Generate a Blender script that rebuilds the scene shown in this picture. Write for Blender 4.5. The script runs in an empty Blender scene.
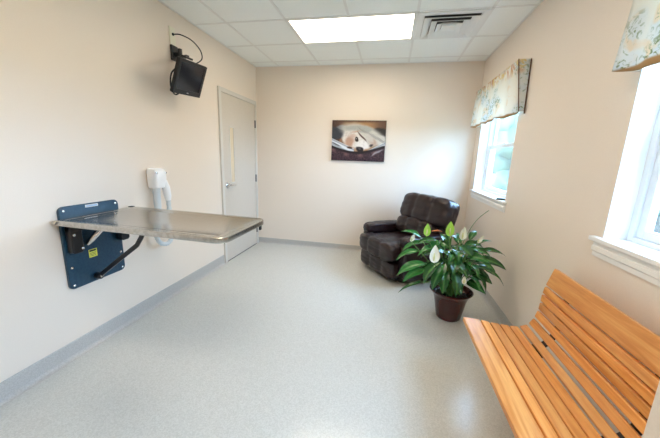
import bpy, bmesh, math, random
from mathutils import Vector, Matrix, noise
SC = bpy.context.scene
COL = SC.collection
R = math.radians
V = Vector

# ------------------------------------------------------------ camera
CAM = V((2.0533, -4.4052, 1.4157))
YAW, PITCH, ROLL, FPX = 0.1934, 0.2067, 0.0329, 295.24
fw = V((-math.sin(YAW)*math.cos(PITCH), math.cos(YAW)*math.cos(PITCH), -math.sin(PITCH)))
r0 = V((math.cos(YAW), math.sin(YAW), 0)); u0 = r0.cross(fw)
rt = r0*math.cos(ROLL) + u0*math.sin(ROLL)
up = -r0*math.sin(ROLL) + u0*math.cos(ROLL)
cd = bpy.data.cameras.new('camera'); co = bpy.data.objects.new('camera', cd); COL.objects.link(co)
m = Matrix(((rt.x, up.x, -fw.x, CAM.x), (rt.y, up.y, -fw.y, CAM.y), (rt.z, up.z, -fw.z, CAM.z), (0, 0, 0, 1)))
co.matrix_world = m
cd.sensor_fit = 'HORIZONTAL'; cd.sensor_width = 36; cd.lens = FPX/660*36; cd.clip_start = 0.02
SC.camera = co

# ------------------------------------------------------------ world, light, exposure
SC.view_settings.view_transform = 'Standard'; SC.view_settings.look = 'None'
SC.view_settings.gamma = 1; SC.view_settings.use_curve_mapping = False
SC.view_settings.exposure = 0.72
SC.cycles.use_denoising = True
SC.cycles.max_bounces = 14; SC.cycles.diffuse_bounces = 10; SC.cycles.glossy_bounces = 5
SC.cycles.transparent_max_bounces = 16; SC.cycles.transmission_bounces = 8
SC.cycles.sample_clamp_indirect = 8
SC.cycles.caustics_reflective = False; SC.cycles.caustics_refractive = False
LAMP_STRENGTH = 6.8
LAMP_COLOR = (1.0, 0.855, 0.68, 1)
wd = bpy.data.worlds.new('world'); SC.world = wd; wd.use_nodes = True
nt = wd.node_tree; bg = nt.nodes['Background']
tc = nt.nodes.new('ShaderNodeTexCoord'); sp = nt.nodes.new('ShaderNodeSeparateXYZ'); rp = nt.nodes.new('ShaderNodeValToRGB')
nt.links.new(tc.outputs['Generated'], sp.inputs[0]); nt.links.new(sp.outputs['Z'], rp.inputs[0])
rp.color_ramp.elements[0].position = 0.0; rp.color_ramp.elements[0].color = (0.485, 0.725, 1.0, 1)
rp.color_ramp.elements[1].position = 0.6; rp.color_ramp.elements[1].color = (0.43, 0.68, 1.0, 1)
nt.links.new(rp.outputs[0], bg.inputs[0]); bg.inputs[1].default_value = 18.5

W, H, YF = 3.142, 2.682, -6.1       # room width, height, and the wall behind the camera

for (yc) in (-0.785, -3.265):       # sampling portals for the sky light in the two window openings
    ld = bpy.data.lights.new('window_portal', 'AREA'); ld.shape = 'RECTANGLE'; ld.size = 1.13; ld.size_y = 1.2
    lo = bpy.data.objects.new('window_portal', ld); COL.objects.link(lo)
    lo.location = (W+0.16, yc, 1.65); lo.rotation_euler = (0, R(90), 0)
    ld.size = 1.2; ld.size_y = 1.13
    ld.cycles.is_portal = True

# ------------------------------------------------------------ material helpers
def mat(name, color=(.8, .8, .8), rough=.5, metal=0.0, **k):
    mt = bpy.data.materials.new(name); mt.use_nodes = True
    b = mt.node_tree.nodes['Principled BSDF']
    b.inputs['Base Color'].default_value = (*color, 1); b.inputs['Roughness'].default_value = rough
    b.inputs['Metallic'].default_value = metal
    for kk, v in k.items(): b.inputs[kk].default_value = v
    return mt
def N(mt, t): return mt.node_tree.nodes.new(t)
def L(mt, a, b): mt.node_tree.links.new(a, b)
def bsdf(mt): return mt.node_tree.nodes['Principled BSDF']
def noisy(mt, scale, c1, c2, p1=.4, p2=.6, detail=4, bump=0.0, stretch=(1, 1, 1), bscale=None, coord='Object'):
    t = N(mt, 'ShaderNodeTexCoord'); mp = N(mt, 'ShaderNodeMapping'); mp.inputs['Scale'].default_value = stretch
    n = N(mt, 'ShaderNodeTexNoise'); n.inputs['Scale'].default_value = scale; n.inputs['Detail'].default_value = detail
    r = N(mt, 'ShaderNodeValToRGB'); r.color_ramp.elements[0].position = p1; r.color_ramp.elements[1].position = p2
    r.color_ramp.elements[0].color = (*c1, 1); r.color_ramp.elements[1].color = (*c2, 1)
    L(mt, t.outputs[coord], mp.inputs[0]); L(mt, mp.outputs[0], n.inputs['Vector']); L(mt, n.outputs['Fac'], r.inputs[0])
    L(mt, r.outputs[0], bsdf(mt).inputs['Base Color'])
    if bump:
        n2 = n
        if bscale:
            n2 = N(mt, 'ShaderNodeTexNoise'); n2.inputs['Scale'].default_value = bscale; n2.inputs['Detail'].default_value = 4
            L(mt, mp.outputs[0], n2.inputs['Vector'])
        b = N(mt, 'ShaderNodeBump'); b.inputs['Strength'].default_value = bump; b.inputs['Distance'].default_value = .01
        L(mt, n2.outputs['Fac'], b.inputs['Height']); L(mt, b.outputs[0], bsdf(mt).inputs['Normal'])
    return mt

M = {}
M['wall'] = noisy(mat('peach_wall_paint', rough=.42), 220, (.80, .712, .620), (.82, .732, .640), bump=.05, detail=3)
M['ceiling'] = noisy(mat('ceiling_tile', rough=.9), 160, (.87, .90, .89), (.92, .95, .94), .35, .65, detail=6, bump=.25)
M['grid'] = mat('white_painted_metal', (.80, .81, .80), .45)
# speckled resin floor
fm = mat('speckled_resin_floor', rough=.3); M['floor'] = fm
t = N(fm, 'ShaderNodeTexCoord')
v1 = N(fm, 'ShaderNodeTexVoronoi'); v1.inputs['Scale'].default_value = 170
n1 = N(fm, 'ShaderNodeTexNoise'); n1.inputs['Scale'].default_value = 95; n1.inputs['Detail'].default_value = 6
n3 = N(fm, 'ShaderNodeTexNoise'); n3.inputs['Scale'].default_value = 1.3; n3.inputs['Detail'].default_value = 3
r1 = N(fm, 'ShaderNodeValToRGB'); e = r1.color_ramp.elements
e[0].position = .25; e[0].color = (.54, .55, .52, 1); e[1].position = .75; e[1].color = (.64, .65, .62, 1)
sx = N(fm, 'ShaderNodeSeparateColor')
mx = N(fm, 'ShaderNodeMix'); mx.data_type = 'FLOAT'; mx.inputs[0].default_value = .45
L(fm, t.outputs['Object'], v1.inputs['Vector']); L(fm, t.outputs['Object'], n1.inputs['Vector']); L(fm, t.outputs['Object'], n3.inputs['Vector'])
L(fm, v1.outputs['Color'], sx.inputs[0]); L(fm, sx.outputs[0], mx.inputs[2]); L(fm, n1.outputs['Fac'], mx.inputs[3])
L(fm, mx.outputs[0], r1.inputs[0]); L(fm, r1.outputs[0], bsdf(fm).inputs['Base Color'])
rr = N(fm, 'ShaderNodeMapRange'); rr.inputs[1].default_value = .3; rr.inputs[2].default_value = .7; rr.inputs[3].default_value = .17; rr.inputs[4].default_value = .19
L(fm, n3.outputs['Fac'], rr.inputs[0]); L(fm, rr.outputs[0], bsdf(fm).inputs['Roughness'])
bp = N(fm, 'ShaderNodeBump'); bp.inputs['Strength'].default_value = .07; bp.inputs['Distance'].default_value = .003
L(fm, n1.outputs['Fac'], bp.inputs['Height']); L(fm, bp.outputs[0], bsdf(fm).inputs['Normal'])
M['base'] = noisy(mat('grey_speckled_cove_base', rough=.45), 130, (.43, .42, .40), (.51, .50, .48), detail=6)
M['white'] = mat('white_trim_paint', (.84, .84, .83), .35)
M['vinyl'] = mat('white_vinyl', (.80, .83, .86), .35)
M['door'] = noisy(mat('beige_grey_door', rough=.42), 60, (.60, .545, .475), (.62, .565, .495), detail=3)
M['frame'] = mat('pale_grey_door_frame', (.64, .61, .56), .38)
M['steel'] = noisy(mat('brushed_steel', rough=.26, metal=1), 40, (.52, .50, .46), (.64, .62, .58), stretch=(1, 25, 1), detail=3)
M['steel_top'] = noisy(mat('brushed_steel_top', rough=.17, metal=1), 30, (.47, .44, .395), (.54, .51, .465), stretch=(1, 20, 1), detail=3)
M['chrome'] = mat('chrome', (.75, .75, .76), .15, 1)
M['dark_steel'] = mat('dark_steel', (.12, .13, .14), .35, 1)
M['blue'] = noisy(mat('blue_painted_steel', rough=.36), 60, (.010, .045, .085), (.014, .058, .10), detail=2)
M['black'] = mat('black_plastic', (.006, .006, .007), .38)
M['black_metal'] = mat('black_painted_metal', (.015, .015, .018), .3)
M['screen'] = mat('black_screen', (.012, .013, .016), .12)
M['dryer'] = mat('white_plastic', (.87, .88, .90), .3)
M['hose'] = mat('pale_grey_hose', (.60, .66, .70), .45)
M['yellow'] = mat('yellow_sticker', (.85, .80, .10), .5)
M['logo'] = mat('pale_blue_logo', (.40, .55, .72), .3)
M['beige_plate'] = mat('ivory_plate', (.80, .77, .62), .4)
M['pot'] = mat('maroon_glazed_pot', (.060, .012, .010), .14)
M['soil'] = noisy(mat('potting_soil', rough=.95), 60, (.015, .01, .007), (.05, .032, .02), bump=.8)
M['leather'] = noisy(mat('dark_brown_leather', rough=.33), 5, (.013, .0055, .006), (.021, .0095, .0105), .35, .65, bump=.22, bscale=13)
M['leather'].node_tree.nodes['Principled BSDF'].inputs['Specular IOR Level'].default_value = .5
M['under'] = mat('dark_underside', (.01, .008, .008), .8)
M['glass_film'] = bpy.data.materials.new('window_glass'); g = M['glass_film']; g.use_nodes = True; g.node_tree.nodes.clear()
o_ = N(g, 'ShaderNodeOutputMaterial'); tr = N(g, 'ShaderNodeBsdfTransparent'); gl = N(g, 'ShaderNodeBsdfGlossy'); gl.inputs['Roughness'].default_value = .02
mm = N(g, 'ShaderNodeMixShader'); fr = N(g, 'ShaderNodeLayerWeight'); fr.inputs[0].default_value = .12
tr.inputs[0].default_value = (.93, .97, 1, 1)
L(g, fr.outputs['Facing'], mm.inputs[0]); L(g, tr.outputs[0], mm.inputs[1]); L(g, gl.outputs[0], mm.inputs[2]); L(g, mm.outputs[0], o_.inputs[0])
M['lamp'] = mat('lit_diffuser', (.9, .9, .9), .6); b = bsdf(M['lamp'])
b.inputs['Emission Color'].default_value = LAMP_COLOR; b.inputs['Emission Strength'].default_value = LAMP_STRENGTH
# leaf: glossy green, slightly translucent, paler midrib taken from the blade's own colour attribute
lf = mat('glossy_leaf', rough=.2); M['leaf'] = lf
ca = N(lf, 'ShaderNodeAttribute'); ca.attribute_name = 'tint'
L(lf, ca.outputs['Color'], bsdf(lf).inputs['Base Color'])
M['stem'] = mat('green_stem', (.10, .24, .05), .45)
M['spathe'] = mat('white_spathe', (.86, .86, .74), .5, **{'Subsurface Weight': 0.0})
M['spathe_green'] = mat('lime_spathe', (.42, .68, .10), .45)
M['spadix'] = mat('cream_spadix', (.70, .68, .35), .7)
M['withered'] = mat('withered_orange_brown', (.65, .20, .07), .7)
# oak
def wood(name, c1, c2, c3):
    mt = mat(name, rough=.33)
    t = N(mt, 'ShaderNodeTexCoord'); mp = N(mt, 'ShaderNodeMapping'); mp.inputs['Scale'].default_value = (20, 1.3, 20)
    oi = N(mt, 'ShaderNodeObjectInfo'); ad = N(mt, 'ShaderNodeVectorMath'); ad.operation = 'ADD'
    ml = N(mt, 'ShaderNodeMath'); ml.operation = 'MULTIPLY'; ml.inputs[1].default_value = 40
    L(mt, oi.outputs['Random'], ml.inputs[0])
    L(mt, t.outputs['Object'], mp.inputs[0]); L(mt, mp.outputs[0], ad.inputs[0]); L(mt, ml.outputs[0], ad.inputs[1])
    n = N(mt, 'ShaderNodeTexNoise'); n.inputs['Scale'].default_value = 1.6; n.inputs['Detail'].default_value = 8; n.inputs['Distortion'].default_value = 1.2
    n2 = N(mt, 'ShaderNodeTexNoise'); n2.inputs['Scale'].default_value = 9; n2.inputs['Detail'].default_value = 4
    L(mt, ad.outputs[0], n.inputs['Vector']); L(mt, ad.outputs[0], n2.inputs['Vector'])
    r = N(mt, 'ShaderNodeValToRGB'); e = r.color_ramp.elements
    e[0].position = .33; e[0].color = (*c1, 1); e[1].position = .68; e[1].color = (*c3, 1)
    k = e.new(.5); k.color = (*c2, 1)
    L(mt, n.outputs['Fac'], r.inputs[0])
    mx = N(mt, 'ShaderNodeMix'); mx.data_type = 'RGBA'; mx.blend_type = 'MULTIPLY'; mx.inputs[0].default_value = .35
    r2 = N(mt, 'ShaderNodeValToRGB'); r2.color_ramp.elements[0].position = .4; r2.color_ramp.elements[0].color = (.8, .72, .62, 1); r2.color_ramp.elements[1].position = .6
    L(mt, n2.outputs['Fac'], r2.inputs[0]); L(mt, r.outputs[0], mx.inputs[6]); L(mt, r2.outputs[0], mx.inputs[7])
    hs = N(mt, 'ShaderNodeHueSaturation'); mr = N(mt, 'ShaderNodeMapRange'); mr.inputs[3].default_value = .85; mr.inputs[4].default_value = 1.12
    L(mt, oi.outputs['Random'], mr.inputs[0]); L(mt, mr.outputs[0], hs.inputs['Value']); L(mt, mx.outputs[2], hs.inputs['Color'])
    L(mt, hs.outputs[0], bsdf(mt).inputs['Base Color'])
    return mt
M['oak'] = wood('varnished_oak', (.62, .235, .05), (.73, .32, .085), (.81, .41, .13))

# ------------------------------------------------------------ mesh helpers
class MB:
    """collects shapes; off is subtracted so that shapes can be given in room coordinates"""
    def __init__(s, off=(0, 0, 0)): s.v = []; s.f = []; s.off = V(off)
    def add(s, vs, fs):
        n = len(s.v); s.v += [V(v)-s.off for v in vs]; s.f += [tuple(i+n for i in f) for f in fs]; return s
    def box(s, a, b):
        x0, y0, z0 = (min(a[i], b[i]) for i in range(3)); x1, y1, z1 = (max(a[i], b[i]) for i in range(3))
        return s.add([(x0,y0,z0),(x1,y0,z0),(x1,y1,z0),(x0,y1,z0),(x0,y0,z1),(x1,y0,z1),(x1,y1,z1),(x0,y1,z1)],
                     [(0,3,2,1),(4,5,6,7),(0,1,5,4),(1,2,6,5),(2,3,7,6),(3,0,4,7)])
    def obox(s, c, sx, sy, sz, mtx):
        pts = [V((a*sx/2, b*sy/2, d*sz/2)) for d in (-1, 1) for a, b in ((-1,-1),(1,-1),(1,1),(-1,1))]
        return s.add([V(c)+mtx@q for q in pts], [(0,3,2,1),(4,5,6,7),(0,1,5,4),(1,2,6,5),(2,3,7,6),(3,0,4,7)])
    def tube(s, pts, r, n=10, cap=True):
        pts = [V(q) for q in pts]; rs = r if isinstance(r, (list, tuple)) else [r]*len(pts)
        vs = []; fs = []; prev = None
        for i, q in enumerate(pts):
            d = (pts[min(i+1, len(pts)-1)]-pts[max(i-1, 0)]).normalized()
            if prev is None: a = d.orthogonal().normalized()
            else: a = (prev-d*prev.dot(d)).normalized()
            prev = a; b = d.cross(a)
            for k in range(n):
                t = 2*math.pi*k/n; vs.append(q+(a*math.cos(t)+b*math.sin(t))*rs[i])
        for i in range(len(pts)-1):
            for k in range(n):
                fs.append((i*n+k, i*n+(k+1)%n, (i+1)*n+(k+1)%n, (i+1)*n+k))
        if cap: fs += [tuple(reversed(range(n))), tuple((len(pts)-1)*n+k for k in range(n))]
        return s.add(vs, fs)
    def lathe(s, prof, c=(0, 0, 0), n=40, axis=(0, 0, 1)):
        ax = V(axis).normalized(); a = ax.orthogonal().normalized(); b = ax.cross(a); vs = []; fs = []
        for r, z in prof:
            for k in range(n):
                t = 2*math.pi*k/n; vs.append(V(c)+ax*z+(a*math.cos(t)+b*math.sin(t))*max(r, 1e-4))
        for i in range(len(prof)-1):
            for k in range(n): fs.append((i*n+k, i*n+(k+1)%n, (i+1)*n+(k+1)%n, (i+1)*n+k))
        fs += [tuple(reversed(range(n))), tuple((len(prof)-1)*n+k for k in range(n))]
        return s.add(vs, fs)
    def prism(s, outline, d):
        """outline: planar ring of 3-D points, extruded by vector d"""
        n = len(outline); o = [V(q) for q in outline]; d = V(d)
        return s.add(o+[q+d for q in o], [tuple(reversed(range(n))), tuple(range(n, 2*n))]+[(i, (i+1)%n, n+(i+1)%n, n+i) for i in range(n)])
    def loft(s, rings, closed=True, cap=True):
        n = len(rings[0]); vs = [q for r in rings for q in r]; fs = []
        for i in range(len(rings)-1):
            for k in range(n if closed else n-1): fs.append((i*n+k, i*n+(k+1)%n, (i+1)*n+(k+1)%n, (i+1)*n+k))
        if cap: fs += [tuple(reversed(range(n))), tuple((len(rings)-1)*n+k for k in range(n))]
        return s.add(vs, fs)
    def build(s, name, mt, parent=None, loc=None, bevel=0, seg=2, smooth=False, subsurf=0):
        me = bpy.data.meshes.new(name); me.from_pydata([tuple(v) for v in s.v], [], s.f); me.update()
        bm = bmesh.new(); bm.from_mesh(me); bmesh.ops.recalc_face_normals(bm, faces=bm.faces); bm.to_mesh(me); bm.free()
        me.materials.append(mt)
        o = bpy.data.objects.new(name, me); COL.objects.link(o)
        if parent: o.parent = parent
        if loc is not None: o.location = loc
        if bevel:
            md = o.modifiers.new('bevel', 'BEVEL'); md.width = bevel; md.segments = seg; md.limit_method = 'ANGLE'; md.angle_limit = R(40)
        if subsurf:
            md = o.modifiers.new('sub', 'SUBSURF'); md.levels = subsurf; md.render_levels = subsurf
        if smooth or bevel:
            for q in me.polygons: q.use_smooth = True
            if bevel or smooth == 'auto':
                me.set_sharp_from_angle(angle=R(35))
        return o
def tag(o, label, cat, group=None, kind=None):
    o['label'] = label; o['category'] = cat
    if group: o['group'] = group
    if kind: o['kind'] = kind
    return o
def part_label(o, label): o['label'] = label; return o
def empty(name, loc, rz=0):
    o = bpy.data.objects.new(name, None); COL.objects.link(o); o.location = loc; o.rotation_euler = (0, 0, rz); o.empty_display_size = .1
    return o
def structure(o, label, cat):
    o['kind'] = 'structure'; o['label'] = label; o['category'] = cat; return o
def rrect(w, h, r, n=6, r2=None):
    """rounded rectangle ring in 2-D, centred; r2 = radius of the two corners on the -x side"""
    out = []
    for cx, cy, a0, rr_ in ((w/2, h/2, 0, r), (-w/2, h/2, 90, r if r2 is None else r2), (-w/2, -h/2, 180, r if r2 is None else r2), (w/2, -h/2, 270, r)):
        for k in range(n+1):
            a = R(a0+90*k/n); sx = 1 if cx > 0 else -1; sy = 1 if cy > 0 else -1
            out.append((cx-sx*rr_+rr_*math.cos(a), cy-sy*rr_+rr_*math.sin(a)))
    return out

# ------------------------------------------------------------ room shell
T = .6096
structure(MB().box((-.15, YF-.15, -.1), (W+.25, .15, 0)).build('floor', M['floor']), 'grey beige speckled glossy resin floor of the room', 'floor')
structure(MB().box((-.15, YF-.15, H), (W+.25, .15, H+.1)).build('ceiling', M['ceiling']), 'white lay-in tile ceiling above the room', 'ceiling')
structure(MB().box((-.15, 0, 0), (W+.25, .15, H)).build('wall_back', M['wall']), 'peach painted back wall behind the recliner', 'wall')
structure(MB().box((-.15, YF, 0), (0, 0, H)).build('wall_left', M['wall']), 'peach painted left wall carrying the folding table and door', 'wall')
structure(MB().box((-.15, YF-.15, 0), (W+.25, YF, H)).build('wall_front', M['wall']), 'peach painted wall behind the viewer', 'wall')
WIN = [(-1.35, -.22), (-3.83, -2.70)]; Z0, Z1 = 1.045, 2.22
w_ = MB(); TX = W+.2
w_.box((W, YF, 0), (TX, 0, Z0)); w_.box((W, YF, Z1), (TX, 0, H))
ys = [YF, WIN[1][0], WIN[1][1], WIN[0][0], WIN[0][1], 0]
for i in (0, 2, 4): w_.box((W, ys[i], Z0), (TX, ys[i+1], Z1))
structure(w_.build('wall_right', M['wall']), 'peach painted right wall with two windows', 'wall')

structure(MB().box((2.453, YF, 0), (W, -3.95, H)).build('wall_return', M['wall']), 'peach painted wall corner at the lower right edge', 'wall')
# ceiling grid with the wall angle around it
g_ = MB(); A, B = .3628, -.2081; gw, gd = .012, .004
xs = [A+T*k for k in range(5)]; yy = [B-T*k for k in range(10)]
for x in xs: g_.box((x-gw, YF, H-gd), (x+gw, 0, H+.001))
for y in yy: g_.box((0, y-gw, H-gd), (W, y+gw, H+.001))
g_.box((0, YF, H-gd), (.02, 0, H+.001)); g_.box((W-.02, YF, H-gd), (W, 0, H+.001)); g_.box((0, -.02, H-gd), (W, 0, H+.001))
structure(g_.build('trim_1', M['grid']), 'white metal ceiling grid', 'ceiling grid')

def cove(name, a, b, inward, h, label):
    """coved base: thin upright with a small quarter curve onto the floor"""
    a, b, n = V(a), V(b), V(inward); prof = [(0, 0), (.035, 0), (.022, .004), (.012, .012), (.007, .025), (.006, h-.004), (.004, h), (0, h)]
    structure(MB().loft([[q+n*d+V((0, 0, z)) for d, z in prof] for q in (a, b)]).build(name, M['base']), label, 'baseboard')
cove('baseboard_left', (0, YF, 0), (0, -1.058, 0), (1, 0, 0), .12, 'grey coved base along the left wall')
cove('baseboard_back', (0, 0, 0), (W, 0, 0), (0, -1, 0), .085, 'grey coved base along the back wall')
cove('baseboard_right', (W, 0, 0), (W, YF, 0), (-1, 0, 0), .10, 'grey coved base along the right wall')

# ------------------------------------------------------------ windows
def window(idx, y0, y1, label):
    xw = W+.10
    root = empty('window_%d' % idx, (xw, (y0+y1)/2, Z0)); structure(root, label, 'window'); of = root.location
    f = MB(of); t = .035
    f.box((xw, y0, Z0), (xw+.08, y0+t, Z1)); f.box((xw, y1-t, Z0), (xw+.08, y1, Z1)); f.box((xw, y0+t, Z0), (xw+.08, y1-t, Z0+t)); f.box((xw, y0+t, Z1-t), (xw+.08, y1-t, Z1))
    f.build('window_frame', M['vinyl'], root, bevel=.003)
    zm = 1.60
    def sash(x, za, zb):
        s = MB(of); u = .042; ya, yb = y0+t, y1-t
        s.box((x, ya, za), (x+.03, ya+u, zb)); s.box((x, yb-u, za), (x+.03, yb, zb)); s.box((x, ya+u, za), (x+.03, yb-u, za+u)); s.box((x, ya+u, zb-u), (x+.03, yb-u, zb))
        so = s.build('sash', M['vinyl'], root, bevel=.004)
        MB(of).box((x+.012, ya+u-.003, za+u-.003), (x+.016, yb-u+.003, zb-u+.003)).build('pane', M['glass_film'], so)
        return so
    s1 = sash(xw+.012, Z0+t, zm+.02); sash(xw+.046, zm-.02, Z1-t)
    MB(of).box((xw+.0, (y0+y1)/2-.03, zm+.02), (xw+.03, (y0+y1)/2+.03, zm+.034)).build('sash_lock', M['vinyl'], s1, bevel=.003)
    # reveal linings (white jambs) and the stool with its apron
    j = MB(of); j.box((W-.001, y1-.004, Z0), (xw, y1, Z1)); j.box((W-.001, y0, Z0), (xw, y0+.004, Z1)); j.box((W-.001, y0+.004, Z1-.004), (xw, y1-.004, Z1))
    j.build('jamb_lining', M['white'], root)
    s = MB(of); s.box((W-.034, y0-.055, Z0-.012), (W, y1+.055, Z0+.012)); s.box((W, y0+.004, Z0-.0), (xw, y1-.004, Z0+.012))
    s.build('window_sill', M['white'], root, bevel=.005)
    a = MB(of); ya, yb = y0-.038, y1+.038
    prof = [(0, 0), (-.014, 0), (-.014, -.022), (-.020, -.026), (-.020, -.048), (-.011, -.054), (-.011, -.078), (0, -.078)]
    a.loft([[V((W+d, y, Z0-.012+z)) for d, z in prof] for y in (ya, yb)])
    a.build('apron', M['white'], root)
    return root
window(1, *WIN[0], 'white sash window beside the back corner with dark item on sill')
window(2, *WIN[1], 'white sash window at the right edge above the bench')

# ------------------------------------------------------------ door
dr = empty('door_1', (0, -.555, 0)); structure(dr, 'beige grey door with narrow glass slot and lever handle', 'door'); of = dr.location
f = MB(of); fx = .022
f.box((.0005, -1.056, 0), (fx, -1.003, 2.19)); f.box((.0005, -.100, 0), (fx, -.048, 2.19)); f.box((.0005, -1.003, 2.137), (fx, -.100, 2.19))
f.build('door_frame', M['frame'], dr, bevel=.003)
lf_ = MB(of); x1 = .012; gy0, gy1, gz0, gz1 = -.825, -.735, 1.05, 1.745
lf_.box((.0005, -1.000, .012), (x1, gy0, 2.133)); lf_.box((.0005, gy1, .012), (x1, -.103, 2.133)); lf_.box((.0005, gy0, .012), (x1, gy1, gz0)); lf_.box((.0005, gy0, gz1), (x1, gy1, 2.133))
leaf_o = lf_.build('door_leaf', M['door'], dr)
M['lite'] = mat('warm_wired_glass', (.74, .62, .45), .12)
part_label(MB(of).box((.001, gy0, gz0), (.007, gy1, gz1)).build('vision_glass', M['lite'], leaf_o), 'narrow warm glass slot')
k = MB(of); k.box((.01, gy0-.014, gz0-.014), (.017, gy0, gz1+.014)); k.box((.01, gy1, gz0-.014), (.017, gy1+.014, gz1+.014)); k.box((.01, gy0, gz0-.014), (.017, gy1, gz0)); k.box((.01, gy0, gz1), (.017, gy1, gz1+.014))
part_label(k.build('glass_bead', M['frame'], leaf_o, bevel=.002), 'pale frame around the glass slot')
h_ = MB(of); h_.lathe([(.042, 0), (.042, .008), (.034, .014), (.014, .016), (.012, .045), (.0, .048)], (x1, -.925, 1.02), 24, (1, 0, 0))
h_.tube([(x1+.045, -.925, 1.02), (x1+.052, -.90, 1.02), (x1+.052, -.85, 1.018), (x1+.047, -.805, 1.012)], [.014, .014, .013, .011])
part_label(h_.build('door_handle', M['chrome'], leaf_o, smooth='auto'), 'chrome lever handle')
for z in (1.86, 1.06, .25):
    part_label(MB(of).box((x1, -.112, z-.055), (x1+.016, -.094, z+.055)).build('hinge', M['dark_steel'], dr, bevel=.003), 'dark steel hinge')
part_label(MB(of).box((.001, -1.0, .002), (.010, -.103, .012)).build('door_sweep', M['black_metal'], dr), 'dark gap strip at the door bottom')

# ------------------------------------------------------------ ceiling fixtures
def fixture(k, y, label):
    x0, x1 = A+T+.012, A+3*T-.012; y0, y1 = y-T+.012, y-.012
    r_ = empty('ceiling_light', ((x0+x1)/2, (y0+y1)/2, H)); tag(r_, label, 'ceiling light'); o = r_.location
    f = MB(o); b = .016; za, zb = H-.006, H-.0005
    f.box((x0, y0, za), (x0+b, y1, zb)); f.box((x1-b, y0, za), (x1, y1, zb)); f.box((x0+b, y0, za), (x1-b, y0+b, zb)); f.box((x0+b, y1-b, za), (x1-b, y1, zb))
    f.build('frame', M['grid'], r_)
    MB(o).box((x0+b, y0+b, H-.004), (x1-b, y1-b, H-.001)).build('diffuser', M['lamp'], r_)
fixture(0, B-T, 'bright rectangular ceiling light panel beside the air vent')
fixture(1, B-5*T, 'bright rectangular ceiling light panel above the viewer')

vx, vy = A+3.5*T, B-1.5*T
vt = empty('ceiling_vent', (vx, vy, H)); tag(vt, 'white square stepped air vent set in the ceiling', 'air vent'); of = vt.location
MB(of).box((vx-.285, vy-.285, H-.003), (vx+.285, vy+.285, H-.0005)).build('backing', M['black_metal'], vt)
def sq(h, z): return [(vx-h, vy-h, z), (vx+h, vy-h, z), (vx+h, vy+h, z), (vx-h, vy+h, z)]
fr_ = MB(of)
fr_.loft([sq(.29, H-.003), sq(.29, H-.010), sq(.245, H-.014), sq(.238, H-.004)], cap=False); fr_.build('frame', M['grid'], vt)
for a0, a1, z0, z1 in ((.172, .236, H-.008, H-.030), (.116, .170, H-.008, H-.032), (.066, .112, H-.008, H-.034)):
    q = MB(of); q.loft([sq(a0, z0), sq(a0+.002, z0-.003), sq(a1, z1-.003), sq(a1+.004, z1)], cap=False)
    q.add(sq(a0, z0)+sq(a1+.004, z1), [(0, 1, 5, 4), (1, 2, 6, 5), (2, 3, 7, 6), (3, 0, 4, 7)])
    q.build('louver', M['grid'], vt)
MB(of).box((vx-.062, vy-.062, H-.030), (vx+.062, vy+.062, H-.003)).build('louver', M['grid'], vt)

# ------------------------------------------------------------ folding steel table on its blue wall plate
ft = empty('folding_table', (0, -2.73, .485)); tag(ft, 'steel topped folding exam table hinged to a blue wall plate', 'table'); of = ft.location
PY, PZ = -2.733, .765
pl = MB(of); ring = rrect(.425, .565, .035)
pl.loft([[V((x, PY+a, PZ+c)) for a, c in rrect(.425-i*2, .565-i*2, .035)] for x, i in ((.0005, 0), (.014, 0), (.018, .003))])
plate = part_label(pl.build('mounting_plate', M['blue'], ft, smooth='auto'), 'dark teal blue steel wall plate with rounded corners')
for a, c in ((-.185, .255), (.185, .255), (-.185, .05), (-.185, -.13), (.185, -.13), (-.185, -.255), (.185, -.255), (.19, .02)):
    MB(of).lathe([(.009, 0), (.009, .003), (.005, .006), (0, .006)], (.018, PY+a, PZ+c), 14, (1, 0, 0)).build('screw', M['chrome'], plate, smooth=True)
lg = MB(of); lg.box((.018, -2.775, 1.022), (.021, -2.685, 1.040))
lo_ = part_label(lg.build('logo_badge', M['white'], plate), 'small pale badge')
MB(of).box((.021, -2.770, 1.026), (.0215, -2.690, 1.036)).build('badge_face', M['logo'], lo_)
st = part_label(MB(of).box((.018, -2.795, .664), (.0195, -2.735, .722)).build('warning_sticker', M['yellow'], plate), 'yellow warning sticker')
sd = MB(of); sd.box((.0195, -2.790, .706), (.0198, -2.742, .718))
for q in range(3): sd.box((.0195, -2.787, .694-q*.010), (.0198, -2.745, .697-q*.010))
sd.build('sticker_print', M['black'], st)
# tabletop tray
TZ = .957; X0, X1, Y0, Y1 = .03, 1.185, -2.985, -2.405
cx_, cy_ = (X0+X1)/2, (Y0+Y1)/2; wx, wy = X1-X0, Y1-Y0
tp = MB(of)
def tr_(i, z, r): return [V((cx_+a, cy_+c, z+.018*(1-(cx_+a-X0)/(X1-X0)))) for a, c in rrect(wx-2*i, wy-2*i, max(r-i, .006), 8, max(.02-i, .004))]
tp.loft([tr_(.012, TZ-.034, .07), tr_(.002, TZ-.034, .07), tr_(0, TZ-.030, .07), tr_(0, TZ-.004, .07), tr_(.003, TZ, .07), tr_(.030, TZ-.001, .07), tr_(.036, TZ-.004, .07)], cap=False)
top = tp.build('tabletop', M['steel'], ft, smooth='auto')
sh = MB(of); sh.loft([tr_(.012, TZ-.030, .07), tr_(.034, TZ-.0035, .07), tr_(.072, TZ-.0055, .07), tr_(.080, TZ-.0085, .07)], cap=True)
part_label(sh.build('tray_surface', M['steel_top'], top, smooth='auto'), 'polished sunken steel surface')
hk = MB(of); hk.box((1.135, -2.437, TZ-.085), (1.15, -2.412, TZ-.034)); part_label(hk.build('latch_tab', M['black_metal'], top, bevel=.003), 'small dark latch under the far corner')
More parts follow.
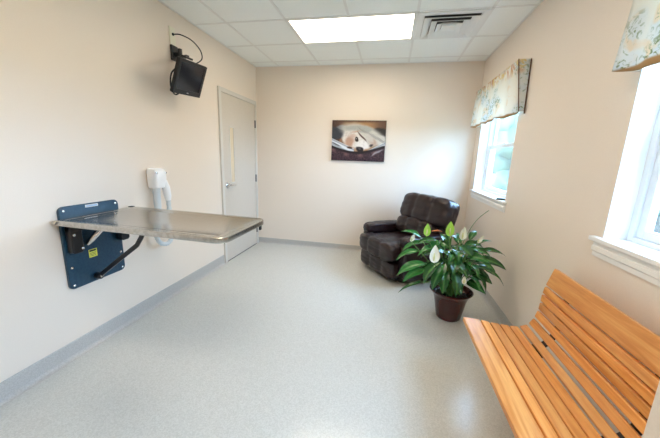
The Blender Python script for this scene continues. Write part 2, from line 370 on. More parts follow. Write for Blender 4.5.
cn = MB(of); cn.box((.020, -2.440, TZ-.02), (.05, -2.405, TZ+.022)); part_label(cn.build('corner_cap', M['black'], top, bevel=.003), 'black corner cap at the wall')
# hinge rod across the plate's top, brackets, latch
hr = MB(of); hr.tube([(.032, -2.995, TZ+.004), (.032, -2.43, TZ+.004)], .013, 14); part_label(hr.build('hinge_rod', M['steel'], ft, smooth='auto'), 'steel hinge rod')
for (a, c, z0, z1, dep) in ((-2.93, -2.855, .735, .93, .05), (-2.575, -2.505, .735, .85, .06)):
    q = MB(of); q.prism([(.018, a, z1), (.018, c, z1), (.018, c, z0+.015), (.018, c-.012, z0), (.018, a+.012, z0), (.018, a, z0+.015)], (dep, 0, 0))
    bo = part_label(q.build('hinge_bracket', M['black_metal'], ft, bevel=.008, seg=3), 'black hinge bracket')
    if a < -2.8:
        for yy_, zz_ in ((-2.912, .865), (-2.868, .765)):
            MB(of).lathe([(.010, 0), (.010, .004), (.004, .007), (0, .007)], (.018+dep, yy_, zz_), 14, (1, 0, 0)).build('screw', M['chrome'], bo, smooth=True)
bk = MB(of); bk.box((.018, -2.93, .885), (.07, -2.51, .920)); part_label(bk.build('cross_bar', M['black_metal'], ft, bevel=.005), 'black bar under the hinge')
lt = MB(of); lt.tube([(.035, -2.81, .77), (.05, -2.79, .80), (.085, -2.745, .865), (.09, -2.70, .895)], [.012, .020, .021, .014], 12); part_label(lt.build('release_lever', M['chrome'], ft, smooth='auto'), 'silver release lever')
sv = MB(of)
pts = [(.045, .522), (.20, .640), (.39, .782), (.43, .840), (.475, .925)]
def bar(pts, y, w, h):
    rings = []
    for i, (x, z) in enumerate(pts):
        a = pts[max(i-1, 0)]; b = pts[min(i+1, len(pts)-1)]; d = V((b[0]-a[0], 0, b[1]-a[1])).normalized(); n = V((-d.z, 0, d.x))
        c = V((x, y, z)); rings.append([c+n*h/2+V((0, w/2, 0)), c-n*h/2+V((0, w/2, 0)), c-n*h/2-V((0, w/2, 0)), c+n*h/2-V((0, w/2, 0))])
    return rings
sv.loft(bar(pts, -2.76, .014, .030)); sv.tube([(.018, -2.76, .522), (.06, -2.76, .522)], .024, 16)
strut = part_label(sv.build('support_strut', M['black_metal'], ft, bevel=.003), 'black bent support strut')
MB(of).lathe([(.011, 0), (.011, .006), (0, .007)], (.06, -2.76, .522), 14, (1, 0, 0)).build('pivot_bolt', M['chrome'], strut, smooth=True)

# ------------------------------------------------------------ wall hair dryer
hd = empty('hair_dryer', (0, -2.16, 1.08)); tag(hd, 'white wall-mounted hair dryer behind the steel table', 'hair dryer'); of = hd.location
c_ = V((.0, -2.155, 1.185))
hb = MB(of)
rings = []
for z, w, d in ((-.085, .105, .085), (-.078, .120, .098), (0, .138, .11), (.055, .138, .108), (.078, .125, .095), (.088, .100, .075)):
    rings.append([V((d/2+.002+a, c_.y+b, c_.z+z)) for a, b in rrect(d, w, .03)])
hb.loft(rings); hb.build('holder', M['dryer'], hd, smooth='auto')
for yy_ in (-2.208, -2.10):
    MB(of).lathe([(.010, 0), (.010, .010), (.004, .013), (0, .013)], (.10, yy_, 1.235), 14, (1, 0, 0)).build('screw', M['chrome'], hd, smooth=True)
nz = MB(of); nz.tube([(.06, -2.175, 1.12), (.06, -2.175, 1.05), (.06, -2.175, .93), (.06, -2.175, .80), (.062, -2.178, .76)], [.034, .030, .028, .028, .026], 20)
part_label(nz.build('dryer_tube', M['hose'], hd, smooth='auto'), 'pale grey straight tube')
hn = MB(of); hn.tube([(.075, -2.10, 1.16), (.085, -2.09, 1.10), (.085, -2.075, 1.02), (.082, -2.07, .985)], [.028, .033, .030, .024], 16)
part_label(hn.build('handpiece', M['dryer'], hd, smooth='auto'), 'white dryer handpiece')
hs_ = MB(of); pp = []; rs = []
ctrl = [(.082, -2.07, .985), (.08, -2.06, .85), (.08, -2.045, .72), (.08, -2.06, .63), (.08, -2.12, .585), (.08, -2.20, .61), (.075, -2.235, .68), (.065, -2.20, .74), (.062, -2.178, .765)]
def crom(P, n):
    P = [V(q) for q in P]; out = []
    for i in range(len(P)-1):
        a, b, c, d = P[max(i-1, 0)], P[i], P[i+1], P[min(i+2, len(P)-1)]
        for k in range(n):
            t = k/n; out.append(.5*((2*b)+(c-a)*t+(2*a-5*b+4*c-d)*t*t+(3*b-a-3*c+d)*t**3))
    out.append(P[-1]); return out
pp = crom(ctrl, 14); rs = [.019+.002*math.sin(i*1.6) for i in range(len(pp))]
hs_.tube(pp, rs, 12); part_label(hs_.build('hose', M['hose'], hd, smooth=True), 'pale grey corrugated hose loop')

# ------------------------------------------------------------ television on its wall bracket
tv = empty('television', (0, -1.79, 2.0)); tag(tv, 'small black flat television tilted down on a wall bracket', 'television'); of = tv.location
tc_ = V((.24, -1.871, 2.058)); yw, tl, rl = 0.001, .394, .063
n_ = V((math.cos(yw)*math.cos(tl), math.sin(yw)*math.cos(tl), -math.sin(tl))); r_ = V((-math.sin(yw), math.cos(yw), 0)); u_ = n_.cross(r_)
r_, u_ = r_*math.cos(rl)+u_*math.sin(rl), u_*math.cos(rl)-r_*math.sin(rl)
mt3 = Matrix((n_, r_, u_)).transposed()
TW, TH = .366, .292
b_ = MB(of); b_.loft([[tc_+mt3@V((x, a, c)) for a, c in rrect(TW-i, TH-i, .012)] for x, i in ((-.030, .03), (-.024, .004), (-.002, 0), (.0, .004))])
cab = b_.build('cabinet', M['black'], tv, smooth='auto')
bz = MB(of)
for (y0, y1, z0, z1) in ((-TW/2+.003, -TW/2+.030, -TH/2+.003, TH/2-.003), (TW/2-.030, TW/2-.003, -TH/2+.003, TH/2-.003), (-TW/2+.030, TW/2-.030, TH/2-.028, TH/2-.003), (-TW/2+.030, TW/2-.030, -TH/2+.003, -TH/2+.042)):
    c = tc_+mt3@V((.003, (y0+y1)/2, (z0+z1)/2)); bz.obox(c, .008, y1-y0, z1-z0, mt3)
bz.build('bezel', M['black'], tv)
sc_ = MB(of); sc_.obox(tc_+mt3@V((.001, 0, .006)), .003, TW-.058, TH-.066, mt3); part_label(sc_.build('screen', M['screen'], tv), 'dark grey switched-off screen')
lb = MB(of); lb.obox(tc_+mt3@V((.0075, 0, -TH/2+.022)), .001, .022, .007, mt3); part_label(lb.build('badge', M['chrome'], tv), 'tiny silver badge')
bh = MB(of); bh.loft([[tc_+mt3@V((x, a, c-.01)) for a, c in rrect(.24-i, .19-i, .02)] for x, i in ((-.030, 0), (-.055, .02), (-.062, .06))]); bh.build('rear_housing', M['black'], tv, smooth='auto')
br = MB(of); br.box((.0005, -1.80, 2.245), (.022, -1.72, 2.375)); br.tube([(.02, -1.76, 2.30), (.075, -1.765, 2.30)], .022, 14); br.tube([(.075, -1.765, 2.345), (.075, -1.765, 2.235)], .020, 14)
br.obox((.13, -1.80, 2.262), .13, .035, .022, Matrix.Rotation(-.3, 3, 'Z')); br.obox((.185, -1.82, 2.252), .05, .10, .018, mt3)
part_label(br.build('wall_bracket', M['black_metal'], tv, bevel=.003), 'black pivoting wall bracket')
ar = MB(of); ar.tube([tc_+mt3@V((-.07, -.02, -.06)), V((.10, -1.865, 2.07)), V((.085, -1.80, 2.17)), V((.078, -1.768, 2.25))], .014, 12); ar.build('support_arm', M['black_metal'], tv, smooth='auto')
cb = MB(of); cb.tube(crom([(.085, -1.79, 2.20), (.05, -1.86, 2.12), (.06, -1.90, 2.02), (.045, -1.86, 1.96), (.09, -1.87, 1.93), (.15, -1.85, 1.98)], 8), .007, 8)
part_label(cb.build('loose_cable', M['black'], tv, smooth=True), 'bundle of black cables behind the screen')
wp = empty('cable_outlet', (0, -1.765, 2.41)); tag(wp, 'ivory wall outlet plate above the television bracket', 'outlet plate'); of2 = wp.location
MB(of2).box((.0005, -1.80, 2.375), (.010, -1.725, 2.53)).build('cover_plate', M['beige_plate'], wp, bevel=.004)
part_label(MB(of2).lathe([(.012, 0), (.012, .008), (.006, .012), (0, .012)], (.010, -1.762, 2.47), 14, (1, 0, 0)).build('socket', M['black'], wp, smooth=True), 'small black cable socket')
cc = MB(); cc.tube(crom([(.024, -1.762, 2.47), (.07, -1.73, 2.475), (.13, -1.66, 2.45), (.18, -1.61, 2.38), (.20, -1.62, 2.30), (.185, -1.70, 2.235), (.165, -1.77, 2.215)], 10), .0055, 8)
tag(cc.build('cable', M['black'], smooth=True), 'thin black cable looping from the outlet to the television', 'cable')

# ------------------------------------------------------------ dog picture on the back wall
def sm(a, b, x):
    t = max(0, min(1, (x-a)/(b-a))); return t*t*(3-2*t)
def lerp(a, b, t): return tuple(a[i]+(b[i]-a[i])*t for i in range(3))
def dog_color(X, Y):
    """colour of the print at picture position X 22..495, Y 45..405"""
    nz = noise.noise(V((X*.02, Y*.02, 3)))*14; n2 = noise.noise(V((X*.08, Y*.08, 7)))
    c = lerp((70, 48, 42), (165, 122, 82), sm(30, 240, X)*sm(40, 75, Y)); c = lerp(c, (80, 58, 50), sm(330, 480, X)*.8)
    def ell(c, cx, cy, rx, ry, ang, col, soft=.25, amt=1):
        a = R(ang); dx, dy = X+nz-cx, Y+nz*.6-cy; u = (dx*math.cos(a)+dy*math.sin(a))/rx; v = (-dx*math.sin(a)+dy*math.cos(a))/ry
        return lerp(c, col, (1-sm(1-soft, 1+soft, math.hypot(u, v)))*amt)
    c = ell(c, 60, 160, 120, 55, -10, (52, 56, 66)); c = ell(c, 450, 150, 70, 40, 10, (38, 38, 40))
    c = ell(c, 120, 110, 60, 20, 10, (110, 115, 120))
    c = ell(c, 300, 170, 200, 80, 18, (200, 198, 190)); c = ell(c, 260, 120, 130, 32, 3, (165, 168, 165))
    c = ell(c, 440, 215, 90, 42, 5, (205, 202, 196))
    for k in range(5): c = ell(c, 300+k*42, 140+k*20, 60, 5, 38, (140, 138, 135), .5, .7)
    c = ell(c, 215, 215, 105, 78, 22, (222, 217, 210), .18)
    for k in range(4): c = ell(c, 150+k*26, 170-k*9, 9, 26, 25, (196, 186, 178), .6, .6)
    c = ell(c, 182, 235, 38, 50, 18, (176, 132, 108), .5, .85); c = ell(c, 215, 180, 26, 14, 0, (190, 150, 130), .6, .5)
    c = ell(c, 385, 225, 46, 24, 35, (178, 146, 126), .5, .8); c = ell(c, 104, 228, 12, 20, 0, (138, 98, 76), .4)
    c = ell(c, 350, 195, 26, 60, -48, (205, 200, 194), .4, .9)
    c = ell(c, 235, 142, 44, 7, -10, (190, 156, 136), .6, .7)
    c = ell(c, 296, 190, 60, 6, 46, (80, 58, 54), .5); c = ell(c, 365, 262, 26, 8, -15, (66, 52, 50), .4)
    c = ell(c, 300, 262, 56, 44, 25, (232, 229, 228), .3)
    c = ell(c, 200, 303, 46, 24, 12, (176, 142, 122), .5, .8)
    for k in range(6): c = lerp(c, (120, 116, 114), .10*max(0, noise.noise(V((X*.05+k, Y*.11, k)))))
    yb = 205+max(0, (X-20))*.44 if X < 250 else 318-(X-330)*.52 if X > 330 else 318
    band = sm(yb-6, yb+4, Y)
    if X < 225 or X > 345: c = lerp(c, (214, 220, 228), band)
    c = lerp(c, (120, 126, 136), band*(1 if X < 225 or X > 345 else 0)*max(0, math.sin((Y-yb)*.16))*.7)
    yd = 268+56*math.sin(max(0, min(1, (X-10)/470))*math.pi)
    c = lerp(c, (30, 26, 32), sm(yd-10, yd+2, Y))
    c = lerp(c, lerp((78, 56, 64), (44, 34, 44), .5+n2), sm(yd+8, yd+24, Y))
    c = lerp(c, (122, 92, 92), sm(yd+14, yd+26, Y)*(1-sm(yd+34, yd+66, Y))*max(0, math.sin(X*.05))*.8)
    c = ell(c, 430, 325, 60, 9, -28, (160, 162, 170), .5, .8); c = ell(c, 60, 258, 44, 6, 24, (60, 62, 70), .5, .8)
    c = ell(c, 243, 209, 17, 20, 0, (40, 32, 32), .3); c = ell(c, 186, 287, 22, 10, 8, (62, 44, 40), .4)
    c = ell(c, 280, 302, 34, 24, 10, (34, 30, 34), .25); c = ell(c, 272, 292, 12, 4, 0, (96, 94, 98), .5); c = ell(c, 239, 203, 4, 4, 0, (180, 176, 176), .4)
    return tuple((max(0, min(255, q))/255)**2.2 for q in c)
px0, px1, pz0, pz1 = 1.185, 1.955, 1.372, 1.938
pc = empty('framed_picture', ((px0+px1)/2, 0, pz0)); tag(pc, 'canvas print of a white and brown dog lying on bedding', 'picture'); of = pc.location
MB(of).box((px0, -.032, pz0), (px1, -.0005, pz1)).build('canvas', mat('dark_canvas_edge', (.03, .022, .022), .6), pc, bevel=.002)
NX, NY = 200, 150; vs = []; fs = []
for j in range(NY+1):
    for i in range(NX+1): vs.append((px0+.001+(px1-px0-.002)*i/NX, -.0328, pz1-.001-(pz1-pz0-.002)*j/NY))
for j in range(NY):
    for i in range(NX): a = j*(NX+1)+i; fs.append((a, a+NX+1, a+NX+2, a+1))
pm = mat('printed_dog_picture', rough=.35); at = N(pm, 'ShaderNodeAttribute'); at.attribute_name = 'print'; L(pm, at.outputs['Color'], bsdf(pm).inputs['Base Color'])
pr = MB(of).add(vs, fs).build('print', pm, pc)
at_ = pr.data.color_attributes.new('print', 'FLOAT_COLOR', 'POINT')
for j in range(NY+1):
    for i in range(NX+1):
        at_.data[j*(NX+1)+i].color = (*dog_color(22+473*i/NX, 45+360*j/NY), 1)

# ------------------------------------------------------------ recliner
rc = empty('recliner', (2.305, -.63, 0), R(-53)); tag(rc, 'dark brown leather recliner armchair in the back corner', 'armchair')
# local axes: x = the sitter's left (towards the viewer's right), y = backwards, so the front is -y
def puff(name, c, size, parent, seams=(), axis=0, power=4.5, tilt=0, groove=.02, cross=(), nseg=26, bulge=.0, mt=None, rot=None):
    """rounded upholstery block: superellipsoid with grooves along the seams (positions -1..1 on axis)"""
    sx, sy, sz = size[0]/2, size[1]/2, size[2]/2; vs = []; idx = {}; fs = []
    n = nseg
    def P(a, b, d):
        v = V((a, b, d)); k = (abs(a)**power+abs(b)**power+abs(d)**power)**(1/power); v = v/k
        g = 1.0
        for s in seams: g -= groove*math.exp(-((v[axis]-s)/.085)**2)/min(sx, sy, sz)*.25
        for ax, s in cross: g -= groove*math.exp(-((v[ax]-s)/.07)**2)/min(sx, sy, sz)*.25
        w = noise.noise(V((v.x*3+c[0]*9, v.y*3, v.z*3+c[2]*7)))*.008 + noise.noise(V((v.x*6+c[0]*9, v.y*5, v.z*6+c[2]*7)))*.003
        q = V((v.x*sx, v.y*sy, v.z*sz)); nn = V((v.x/sx, v.y/sy, v.z/sz)).normalized()
        q = q - nn*(1-g)*min(sx, sy, sz) + nn*w
        if rot: q = Matrix.Rotation(rot, 3, 'X')@q
        return q+V(c)
    def vid(i, j, k):
        key = (i, j, k)
        if key not in idx:
            idx[key] = len(vs); vs.append(P(-1+2*i/n, -1+2*j/n, -1+2*k/n))
        return idx[key]
    for a in range(n):
        for b in range(n):
            for s in (0, n):
                fs.append((vid(s, a, b), vid(s, a+1, b), vid(s, a+1, b+1), vid(s, a, b+1)))
                fs.append((vid(a, s, b), vid(a+1, s, b), vid(a+1, s, b+1), vid(a, s, b+1)))
                fs.append((vid(a, b, s), vid(a+1, b, s), vid(a+1, b+1, s), vid(a, b+1, s)))
    return MB().add(vs, fs).build(name, mt or M['leather'], parent, smooth=True)
bs = MB(); bs.box((-.36, -.34, .02), (.36, .30, .12)); bs.build('base', M['under'], rc, bevel=.02)
for sx_ in (-1, 1):
    arm = puff('armrest', (sx_*.385, -.02, .29), (.16, .68, .46), rc, power=7, nseg=20)
    puff('arm_pad', (sx_*.385, -.06, .505), (.19, .62, .145), arm, power=4, seams=(-.5,), axis=1, groove=.02, nseg=22)
puff('seat', (0, -.10, .355), (.62, .62, .22), rc, power=5, seams=(-.36, .36), groove=.03)
puff('footrest', (0, -.395, .365), (.71, .22, .22), rc, power=4.6, seams=(-.36, .36), groove=.05)
puff('footrest_panel', (0, -.385, .158), (.70, .15, .205), rc, power=6, seams=(-.36, .36), groove=.05)
bk_ = puff('backrest', (.055, .27, .60), (.74, .18, .62), rc, power=6, rot=R(-14), nseg=20)
puff('lumbar_cushion', (.035, .15, .565), (.68, .25, .24), bk_, power=4, seams=(-.34, .34), groove=.05, rot=R(-14))
puff('headrest_cushion', (.085, .245, .80), (.83, .27, .37), bk_, power=4.4, seams=(-.34, .34), groove=.06, rot=R(-16), nseg=34)

# ------------------------------------------------------------ potted peace lily
PX, PYY = 2.675, -1.725
pp_ = empty('potted_peace_lily', (PX, PYY, 0)); tag(pp_, 'peace lily with white and lime flowers in a maroon pot', 'potted plant')
pb = MB(); pb.lathe([(r__, z__) for r__, z__ in [(.085, 0), (.100, 0), (.107, .008), (.112, .03), (.126, .11), (.139, .18), (.153, .225), (.170, .248), (.184, .262), (.187, .270), (.180, .274), (.166, .262), (.145, .225), (.0, .222)]], n=56)
pot = part_label(pb.build('pot', M['pot'], pp_, smooth='auto'), 'maroon glazed flared pot')
MB().lathe([(.139, .224), (.10, .234), (0, .238)], n=30).build('soil', M['soil'], pp_, smooth=True)
random.seed(11)
fol = MB(); fcol = []
stems = MB()
O = V((PX, PYY, 0))
def leaf(base, tip, wid, droop=.05, roll=0.0, shade=None, ns=14, na=3):
    wid *= 1.15
    """curved lance-shaped blade from base to tip (room coordinates), folded along its midrib"""
    b, t = V(base)-O, V(tip)-O; d = t-b; ln = d.length; dn = d.normalized(); roll += .5*dn.x
    side = dn.cross(V((0, 0, 1)))
    side = side.normalized() if side.length > .05 else V((1, 0, 0)); side = Matrix.Rotation(roll, 3, dn)@side
    nrm = side.cross(dn).normalized()
    shade = shade or random.choice((.7, .85, 1, 1.2, 1.7)); ph = random.uniform(0, 6); vs = []; cols = []
    for i in range(ns+1):
        s = i/ns; w = wid*(math.sin(math.pi*min(1, s**.78))**.85)*(1-.25*s) if 0 < s < 1 else .001
        arch = 4*s*(1-s)*droop - max(0, s-.75)*droop*.9
        c = b+d*s+nrm*arch
        for k in range(-na, na+1):
            q = k/na; e_ = abs(q)
            vs.append(c+side*q*w*.5+nrm*(e_*w*.16+math.sin(s*9+ph+q*1.3)*.05*w*e_))
            g = shade*(1.0+.18*math.sin(s*42+e_*7))
            col = lerp((.017*g, .10*g, .020*g), (.08, .24, .05), max(0, 1-e_*5)*.8)
            cols.append((*col, 1))
    m_ = 2*na+1; fs = []
    for i in range(ns):
        for k in range(2*na): fs.append((i*m_+k, i*m_+k+1, (i+1)*m_+k+1, (i+1)*m_+k))
    fol.add(vs, fs); fcol.extend(cols)
def petiole(base, r=.004):
    b = V(base)-O; a = R(random.uniform(0, 360)); s0 = V((math.cos(a)*.05+b.x*.12, math.sin(a)*.05+b.y*.12, .225))
    mid = s0.lerp(b, .55)+V((0, 0, .05)); stems.tube(crom([s0, mid, b], 5), [r*1.3]*6+[r]*5, 6)
LV = [((2.357,-1.75,.613),(2.161,-1.72,.493),.075),((2.413,-1.85,.537),(2.171,-1.87,.408),.095),((2.411,-1.9,.498),(2.226,-1.93,.376),.085),((2.388,-1.95,.406),(2.192,-1.97,.293),.03),
((2.397,-1.65,.67),(2.212,-1.65,.567),.07),((2.379,-1.6,.703),(2.199,-1.6,.752),.06),((2.508,-1.98,.601),(2.385,-2.04,.427),.10),((2.547,-1.99,.601),(2.452,-2.06,.388),.095),
((2.544,-1.97,.558),(2.54,-2.05,.358),.08),((2.619,-1.97,.543),(2.644,-2.05,.347),.08),((2.568,-1.95,.631),(2.727,-2.03,.508),.08),((2.804,-1.65,.65),(2.98,-1.65,.738),.06),
((2.86,-1.7,.645),(3.09,-1.72,.626),.065),((2.842,-1.75,.597),(3.085,-1.78,.524),.08),((2.8,-1.85,.554),(3.049,-1.88,.418),.085),((2.814,-1.85,.494),(2.91,-1.9,.323),.07),
((2.63,-1.7,.764),(2.726,-1.7,.671),.09),((2.673,-1.8,.708),(2.795,-1.86,.609),.09),((2.524,-1.75,.705),(2.416,-1.8,.618),.09),((2.638,-1.6,.646),(2.568,-1.5,.732),.08),
((2.558,-1.85,.663),(2.664,-1.95,.601),.085),((2.808,-1.6,.714),(2.892,-1.5,.786),.06),((2.49,-1.8,.741),(2.322,-1.83,.701),.06)]
for b, t, w in LV:
    leaf(b, t, w, droop=(V(t)-V(b)).length*.13, roll=random.uniform(-.25, .25)); petiole(b)
for i in range(44):
    a = R(i*137.5+20); r0_ = random.uniform(.06, .18); z = random.uniform(.42, .70)
    b = V((PX+math.cos(a)*r0_, PYY+math.sin(a)*r0_, z))
    ln = random.uniform(.19, .25); dz = random.uniform(-.16, .04)
    t = V((PX+math.cos(a)*(r0_+ln*.85), PYY+math.sin(a)*(r0_+ln*.85), z+dz))
    if t.x > 3.10: t.x = 3.10
    leaf(b, t, random.uniform(.065, .095), droop=ln*.14, roll=random.uniform(-.7, .7)); petiole(b)
for i in range(9):
    a = R(i*137.5+70); z = random.uniform(.30, .42); b = V((PX+math.cos(a)*.09, PYY+math.sin(a)*.09, z))
    t = V((PX+math.cos(a)*.20, PYY+math.sin(a)*.20, z+.06)); leaf(b, t, .05); petiole(b)
fo = fol.build('foliage', M['leaf'], pp_, smooth=True)
cat_ = fo.data.color_attributes.new('tint', 'FLOAT_COLOR', 'POINT')
for i, c in enumerate(fcol): cat_.data[i].color = c
def flower(c, size, mname, spread=.0, lab=None, rz=0):
    """upright hooded spathe on its stalk, with a spadix"""
    c = V(c); n = V((-math.sin(rz)*.9, -1, .15)).normalized(); q = MB(O); vs = []; fs = []; NS, NA = 12, 4
    sd = V((math.cos(rz), -math.sin(rz)*.0, 0)).normalized()
    for i in range(NS+1):
        s = i/NS; w = size*.52*(math.sin(math.pi*min(1, s**.7))**.8) if 0 < s < 1 else .0008
        z = -size*.5+size*s
        for k in range(-NA, NA+1):
            e_ = k/NA; vs.append(c+V((0, 0, z))+sd*e_*w*.5+n*(e_*e_*w*.35+(s-.5)**2*.05)+V((spread*s*size, 0, 0)))
    m_ = 2*NA+1
    for i in range(NS):
        for k in range(m_-1): fs.append((i*m_+k, i*m_+k+1, (i+1)*m_+k+1, (i+1)*m_+k))
    q.add(vs, fs); f_ = q.build('flower', M[mname], pp_, smooth=True); part_label(f_, lab)
    sdx = MB(O); b0 = c+V((0, 0, -size*.38))+n*.008; sdx.tube([b0, b0+V((0, 0, size*.2))+n*.006, b0+V((0, 0, size*.42))+n*.008], [.005, .0075, .004], 8)
    sdx.build('spadix', M['spadix'], f_, smooth=True)
    b = c-O+V((0, 0, -size*.5)); s0 = V((b.x*.12, b.y*.12, .225)); stems.tube(crom([s0, s0.lerp(b, .5)+V((0, 0, .05)), b], 6), .0042, 6)
flower((2.402, -1.80, .827), .115, 'spathe_green', lab='green tinged flower')
flower((2.282, -1.75, .734), .075, 'spathe', .3, 'white flower behind the upper leaves')
flower((2.579, -1.85, .862), .13, 'spathe_green', lab='large lime green flower', rz=.2)
flower((2.446, -2.03, .688), .15, 'spathe', lab='white flower in front of the leaves')
flower((2.692, -1.80, .820), .12, 'spathe', .1, 'white flower at the top')
flower((2.835, -1.75, .767), .07, 'spathe', .5, 'small white flower on the right')
flower((2.692, -2.02, .49), .07, 'spathe', lab='small cream bud')
stems.tube([V(q)-O for q in crom([(2.72, -1.70, .30), (2.72, -1.62, .55), (2.788, -1.60, .78), (2.85, -1.6, .91), (2.935, -1.6, 1.0)], 6)], .0022, 6)
stems.build('stems', M['stem'], pp_, smooth=True)
wf = MB(O); wf.tube([(2.455, -1.72, .80), (2.50, -1.73, .812), (2.54, -1.73, .806)], [.004, .008, .003], 8)
part_label(wf.build('withered_flower', M['withered'], pp_, smooth=True), 'withered orange flower stalk')

# ------------------------------------------------------------ slatted oak bench
BY0, BY1 = -3.48, -2.56
bn = empty('slatted_bench', (2.83, (BY0+BY1)/2, 0)); tag(bn, 'curved slatted oak bench against the right wall', 'bench'); of = bn.location
prof = [((2.572, .454), (2.669, .451), 'front'), ((2.678, .449), (2.726, .442), 0), ((2.733, .441), (2.783, .438), 0), ((2.790, .437), (2.838, .435), 0), ((2.845, .434), (2.891, .436), 0),
        ((2.899, .440), (2.937, .456), 0), ((2.944, .466), (2.966, .503), 0), ((2.969, .514), (2.979, .555), 0), ((2.981, .565), (2.984, .608), 0), ((2.984, .618), (2.986, .660), 0), ((2.987, .670), (2.993, .712), 0), ((2.996, .722), (3.026, .828), 'top')]
for (a, b, kind) in prof:
    A_, B_ = V((a[0], 0, a[1])), V((b[0], 0, b[1])); d = (B_-A_); n = V((d.z, 0, -d.x)).normalized(); th = .020 if kind == 0 else .026
    q = MB(of); ring = [A_, B_, B_+n*th, A_+n*th]
    q.loft([[V((r.x, y, r.z)) for r in ring] for y in (BY0, BY1)])
    nm = {'front': 'front_slat', 'top': 'top_rail', 0: 'slat'}[kind]
    o = q.build(nm, M['oak'], bn, bevel=.0045, seg=3)
    if kind == 'front': o['label'] = 'wide rounded front slat'
    if kind == 'top': o['label'] = 'wide top board with knotty grain'
# black steel frames: strap under the slats, rear post and foot
for yc in (-2.735, -3.31):
    q = MB(of); pts = []
    for (a, b, kind) in prof:
        th = .0205 if kind == 0 else .0265
        for c in (a, b):
            A_, B_ = V((a[0], 0, a[1])), V((b[0], 0, b[1])); d = B_-A_; n = V((d.z, 0, -d.x)).normalized(); pts.append(V((c[0], 0, c[1]))+n*(th+.004))
    pts = pts[1:-1]
    rings = []
    for i, s in enumerate(pts):
        d = (pts[min(i+1, len(pts)-1)]-pts[max(i-1, 0)]).normalized(); n = V((d.z, 0, -d.x))
        rings.append([s+V((0, yc-.022, 0)), s+V((0, yc+.022, 0)), s+n*.006+V((0, yc+.022, 0)), s+n*.006+V((0, yc-.022, 0))])
    q.loft(rings)
    part_label(q.build('support_strap', M['black_metal'], bn), 'curved black steel strap')
    l = MB(of); l.box((2.885, yc-.02, .02), (2.925, yc+.02, .415)); l.box((2.86, yc-.025, .0), (3.06, yc+.025, .02)); l.box((2.925, yc-.012, .36), (2.985, yc+.012, .40))
    part_label(l.build('leg', M['black_metal'], bn, bevel=.003), 'black steel leg')

# ------------------------------------------------------------ valances
vm = mat('floral_valance_fabric', rough=.9); M['valance'] = vm
nt = vm.node_tree; pb_ = bsdf(vm)
t = N(vm, 'ShaderNodeTexCoord'); sp = N(vm, 'ShaderNodeSeparateXYZ'); L(vm, t.outputs['Object'], sp.inputs[0])
def nz_(scale, det=3, dist=0):
    n = N(vm, 'ShaderNodeTexNoise'); n.inputs['Scale'].default_value = scale; n.inputs['Detail'].default_value = det; n.inputs['Distortion'].default_value = dist; L(vm, t.outputs['Object'], n.inputs['Vector']); return n.outputs['Fac']
def rmp(src, p1, p2):
    r = N(vm, 'ShaderNodeMapRange'); r.inputs[1].default_value = p1; r.inputs[2].default_value = p2; L(vm, src, r.inputs[0]); return r.outputs[0]
def mixc(fac, a, b):
    m_ = N(vm, 'ShaderNodeMix'); m_.data_type = 'RGBA'; L(vm, fac, m_.inputs[0])
    for i, q in ((6, a), (7, b)):
        if isinstance(q, tuple): m_.inputs[i].default_value = (*q, 1)
        else: L(vm, q, m_.inputs[i])
    return m_.outputs[2]
def mul(a, b):
    m_ = N(vm, 'ShaderNodeMath'); m_.operation = 'MULTIPLY'; L(vm, a, m_.inputs[0]); L(vm, b, m_.inputs[1]); return m_.outputs[0]
c0 = mixc(rmp(nz_(4.5, 2), .42, .60), (.86, .83, .76), (.72, .78, .82))
c0 = mixc(rmp(nz_(7, 2, 1), .56, .66), c0, (.84, .72, .58))
c0 = mixc(mul(rmp(nz_(26, 3, 2), .53, .60), rmp(nz_(4.5, 2), .46, .56)), c0, (.28, .34, .19))
topband = rmp(sp.outputs['Z'], .10, .17)
c0 = mixc(mul(topband, rmp(nz_(9, 2, 1), .48, .62)), c0, (.64, .33, .18))
c0 = mixc(mul(topband, rmp(nz_(17, 2, 1), .54, .62)), c0, (.78, .62, .30))
hem = rmp(sp.outputs['Z'], -.195, -.205)
c0 = mixc(hem, c0, (.50, .30, .14))
L(vm, c0, pb_.inputs['Base Color'])
tl_ = N(vm, 'ShaderNodeBsdfTranslucent'); L(vm, c0, tl_.inputs[0]); ms = N(vm, 'ShaderNodeMixShader'); ms.inputs[0].default_value = .3
L(vm, pb_.outputs[0], ms.inputs[1]); L(vm, tl_.outputs[0], ms.inputs[2]); L(vm, ms.outputs[0], nt.nodes['Material Output'].inputs[0])
M['edging'] = mat('brown_edging', (.16, .07, .04), .8)
M['lining'] = mat('white_lining', (.85, .85, .84), .9)
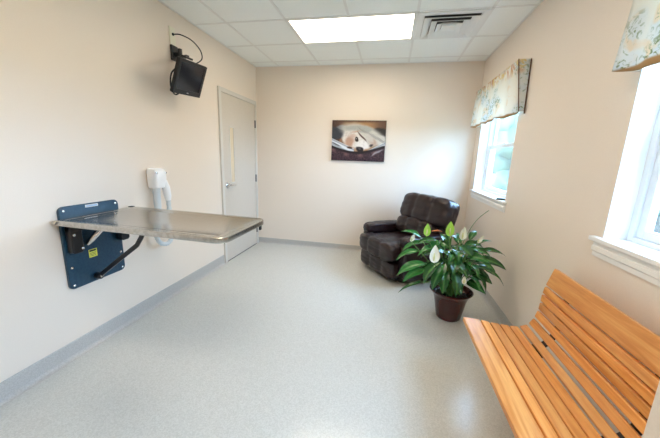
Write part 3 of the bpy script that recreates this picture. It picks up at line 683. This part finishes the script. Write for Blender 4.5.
def valance(y0, y1, label, seed, D=.10, zb=1.832):
    zt = 2.27; zc = (zt+zb)/2; ym = (y0+y1)/2
    root = empty('valance', (W, ym, zc)); tag(root, label, 'valance', None)
    # plan line: wall - return - front with shallow pleats - return - wall
    line = []; n = 60
    for k in range(5): line.append((-.002-(D-.002)*k/5, y1, 0))
    for k in range(n+1):
        s = k/n; line.append((-D, y1+(y0-y1)*s, s))
    for k in range(5): line.append((-D+(D-.002)*(k+1)/5, y0, 1))
    rings = []
    NZ = 16
    for j in range(NZ+1):
        v = j/NZ; row = []
        for (x, y, s) in line:
            fr = 1 if x <= -D+1e-6 else max(0, -x/D)**2
            sc = abs(math.sin(s*math.pi*3))      # three swags
            z = zt+(zb-.025*sc*1.2+.02-zt)*v
            ple = (.012*math.sin(s*38+seed)+.010*math.exp(-((s*3) % 1-.0)**2*90)+.010*math.exp(-((s*3) % 1-1)**2*90))*fr*v
            fl = -.012*v*fr + .075*v*max(0, (s-.55)/.45)**1.5*(-x/D if s > .99 else 1); dy = (y-ym)*.04*v*(1 if y < ym else .3)
            row.append(V((x+fl-ple, y+dy-ym, z-zc)))
        rings.append(row)
    q = MB(); q.loft(rings, closed=False, cap=False); o = q.build('fabric', M['valance'], root, smooth=True)
    sd_ = o.modifiers.new('solid', 'SOLIDIFY'); sd_.thickness = .004; sd_.offset = -1
    e_ = MB(); e_.tube([V((-.006, rings[0][-1].y-.004, zt-zc)), V((-.006, rings[-1][-1].y-.004, zb-zc))], .005, 8)
    e_.tube([r_[5+n]+V((-.002, -.003, 0)) for r_ in rings], .004, 8)
    part_label(e_.build('edging', M['edging'], root, smooth=True), 'dark brown edging at the near end')
    b = MB(); b.box((-D+.006, y0-ym+.008, zt-zc-.022), (-.001, y1-ym-.008, zt-zc-.004)); part_label(b.build('mounting_board', M['white'], root), 'white board behind the fabric')
    return root
valance(-1.455, -.185, 'floral fabric valance over the window near the back corner', 0)
valance(-3.94, -2.70, 'floral fabric valance hanging at the top right edge', 2, .08, 1.825)

# small dark item on the sill
sg = MB(); sx0, sy0, sz0 = 3.135, -1.27, Z0+.013
sg.tube(crom([(sx0-.03, sy0+.05, sz0+.006), (sx0, sy0+.01, sz0+.010), (sx0+.02, sy0-.03, sz0+.012), (sx0+.035, sy0-.065, sz0+.007)], 5), [.004]+[.010]*13+[.007, .004], 8)
tag(sg.build('window_crank_handle', mat('dark_teal_plastic', (.02, .05, .055), .35), smooth=True), 'small dark handle lying on the window sill', 'handle')

# ------------------------------------------------------------ outdoors
structure(MB().box((W+.25, -16, -.5), (60, 40, -.4)).build('ground', noisy(mat('lawn', rough=.95), 3, (.10, .13, .08), (.15, .19, .11))), 'green lawn outside the windows', 'lawn')
M['foliage'] = noisy(mat('pale_tree_leaves', rough=.8), 2.2, (.06, .08, .06), (.12, .15, .10), bump=1, bscale=6)
M['bark'] = noisy(mat('tree_bark', rough=.9), 8, (.10, .07, .05), (.20, .15, .11), bump=.5)
def tree(x, y, h, w, seed, label):
    r_ = empty('tree', (x, y, -.4)); tag(r_, label, 'tree', 'trees outside the windows'); random.seed(seed)
    MB().tube([(0, 0, 0), (.05, .02, h*.3), (0, .05, h*.75)], [.16, .12, .05], 10).build('trunk', M['bark'], r_, smooth=True)
    bm = bmesh.new()
    for i in range(16):
        a = random.uniform(0, 6.28); rr_ = random.uniform(0, w*.62); z = random.uniform(.22, .95)*h
        c = V((math.cos(a)*rr_*(1.15-z/h*.7), math.sin(a)*rr_*(1.15-z/h*.7), z)); s = random.uniform(.28, .42)*w
        res = bmesh.ops.create_icosphere(bm, subdivisions=3, radius=s)
        for v in res['verts']:
            d = v.co.normalized(); v.co = v.co*(1+.22*noise.noise(d*3+V((i, seed, 0)))+.12*noise.noise(d*9+V((i, seed, 5)))); v.co += c
    me = bpy.data.meshes.new('crown'); bm.to_mesh(me); bm.free(); me.materials.append(M['foliage'])
    for q in me.polygons: q.use_smooth = True
    o = bpy.data.objects.new('crown', me); COL.objects.link(o); o.parent = r_
for i, (x, y, h, w) in enumerate([(6.8, 8.4, 4.4, 1.9), (6.6, 13.0, 4.6, 2.1), (11, 16.5, 5.0, 2.4), (11, 11.0, 4.4, 2.2), (9.8, 5.6, 4.2, 2.0), (9, .8, 3.6, 1.8), (9.8, -8.5, 5.2, 2.4), (6.6, -4.8, 4.4, 1.6), (7.5, -14, 6, 2.6)]):  # trees at negative y are unseen, added to keep daylight off the back wall
    tree(x, y, h, w, i+3, 'pale green leafy tree outside the window glass, some unseen and added to block daylight')
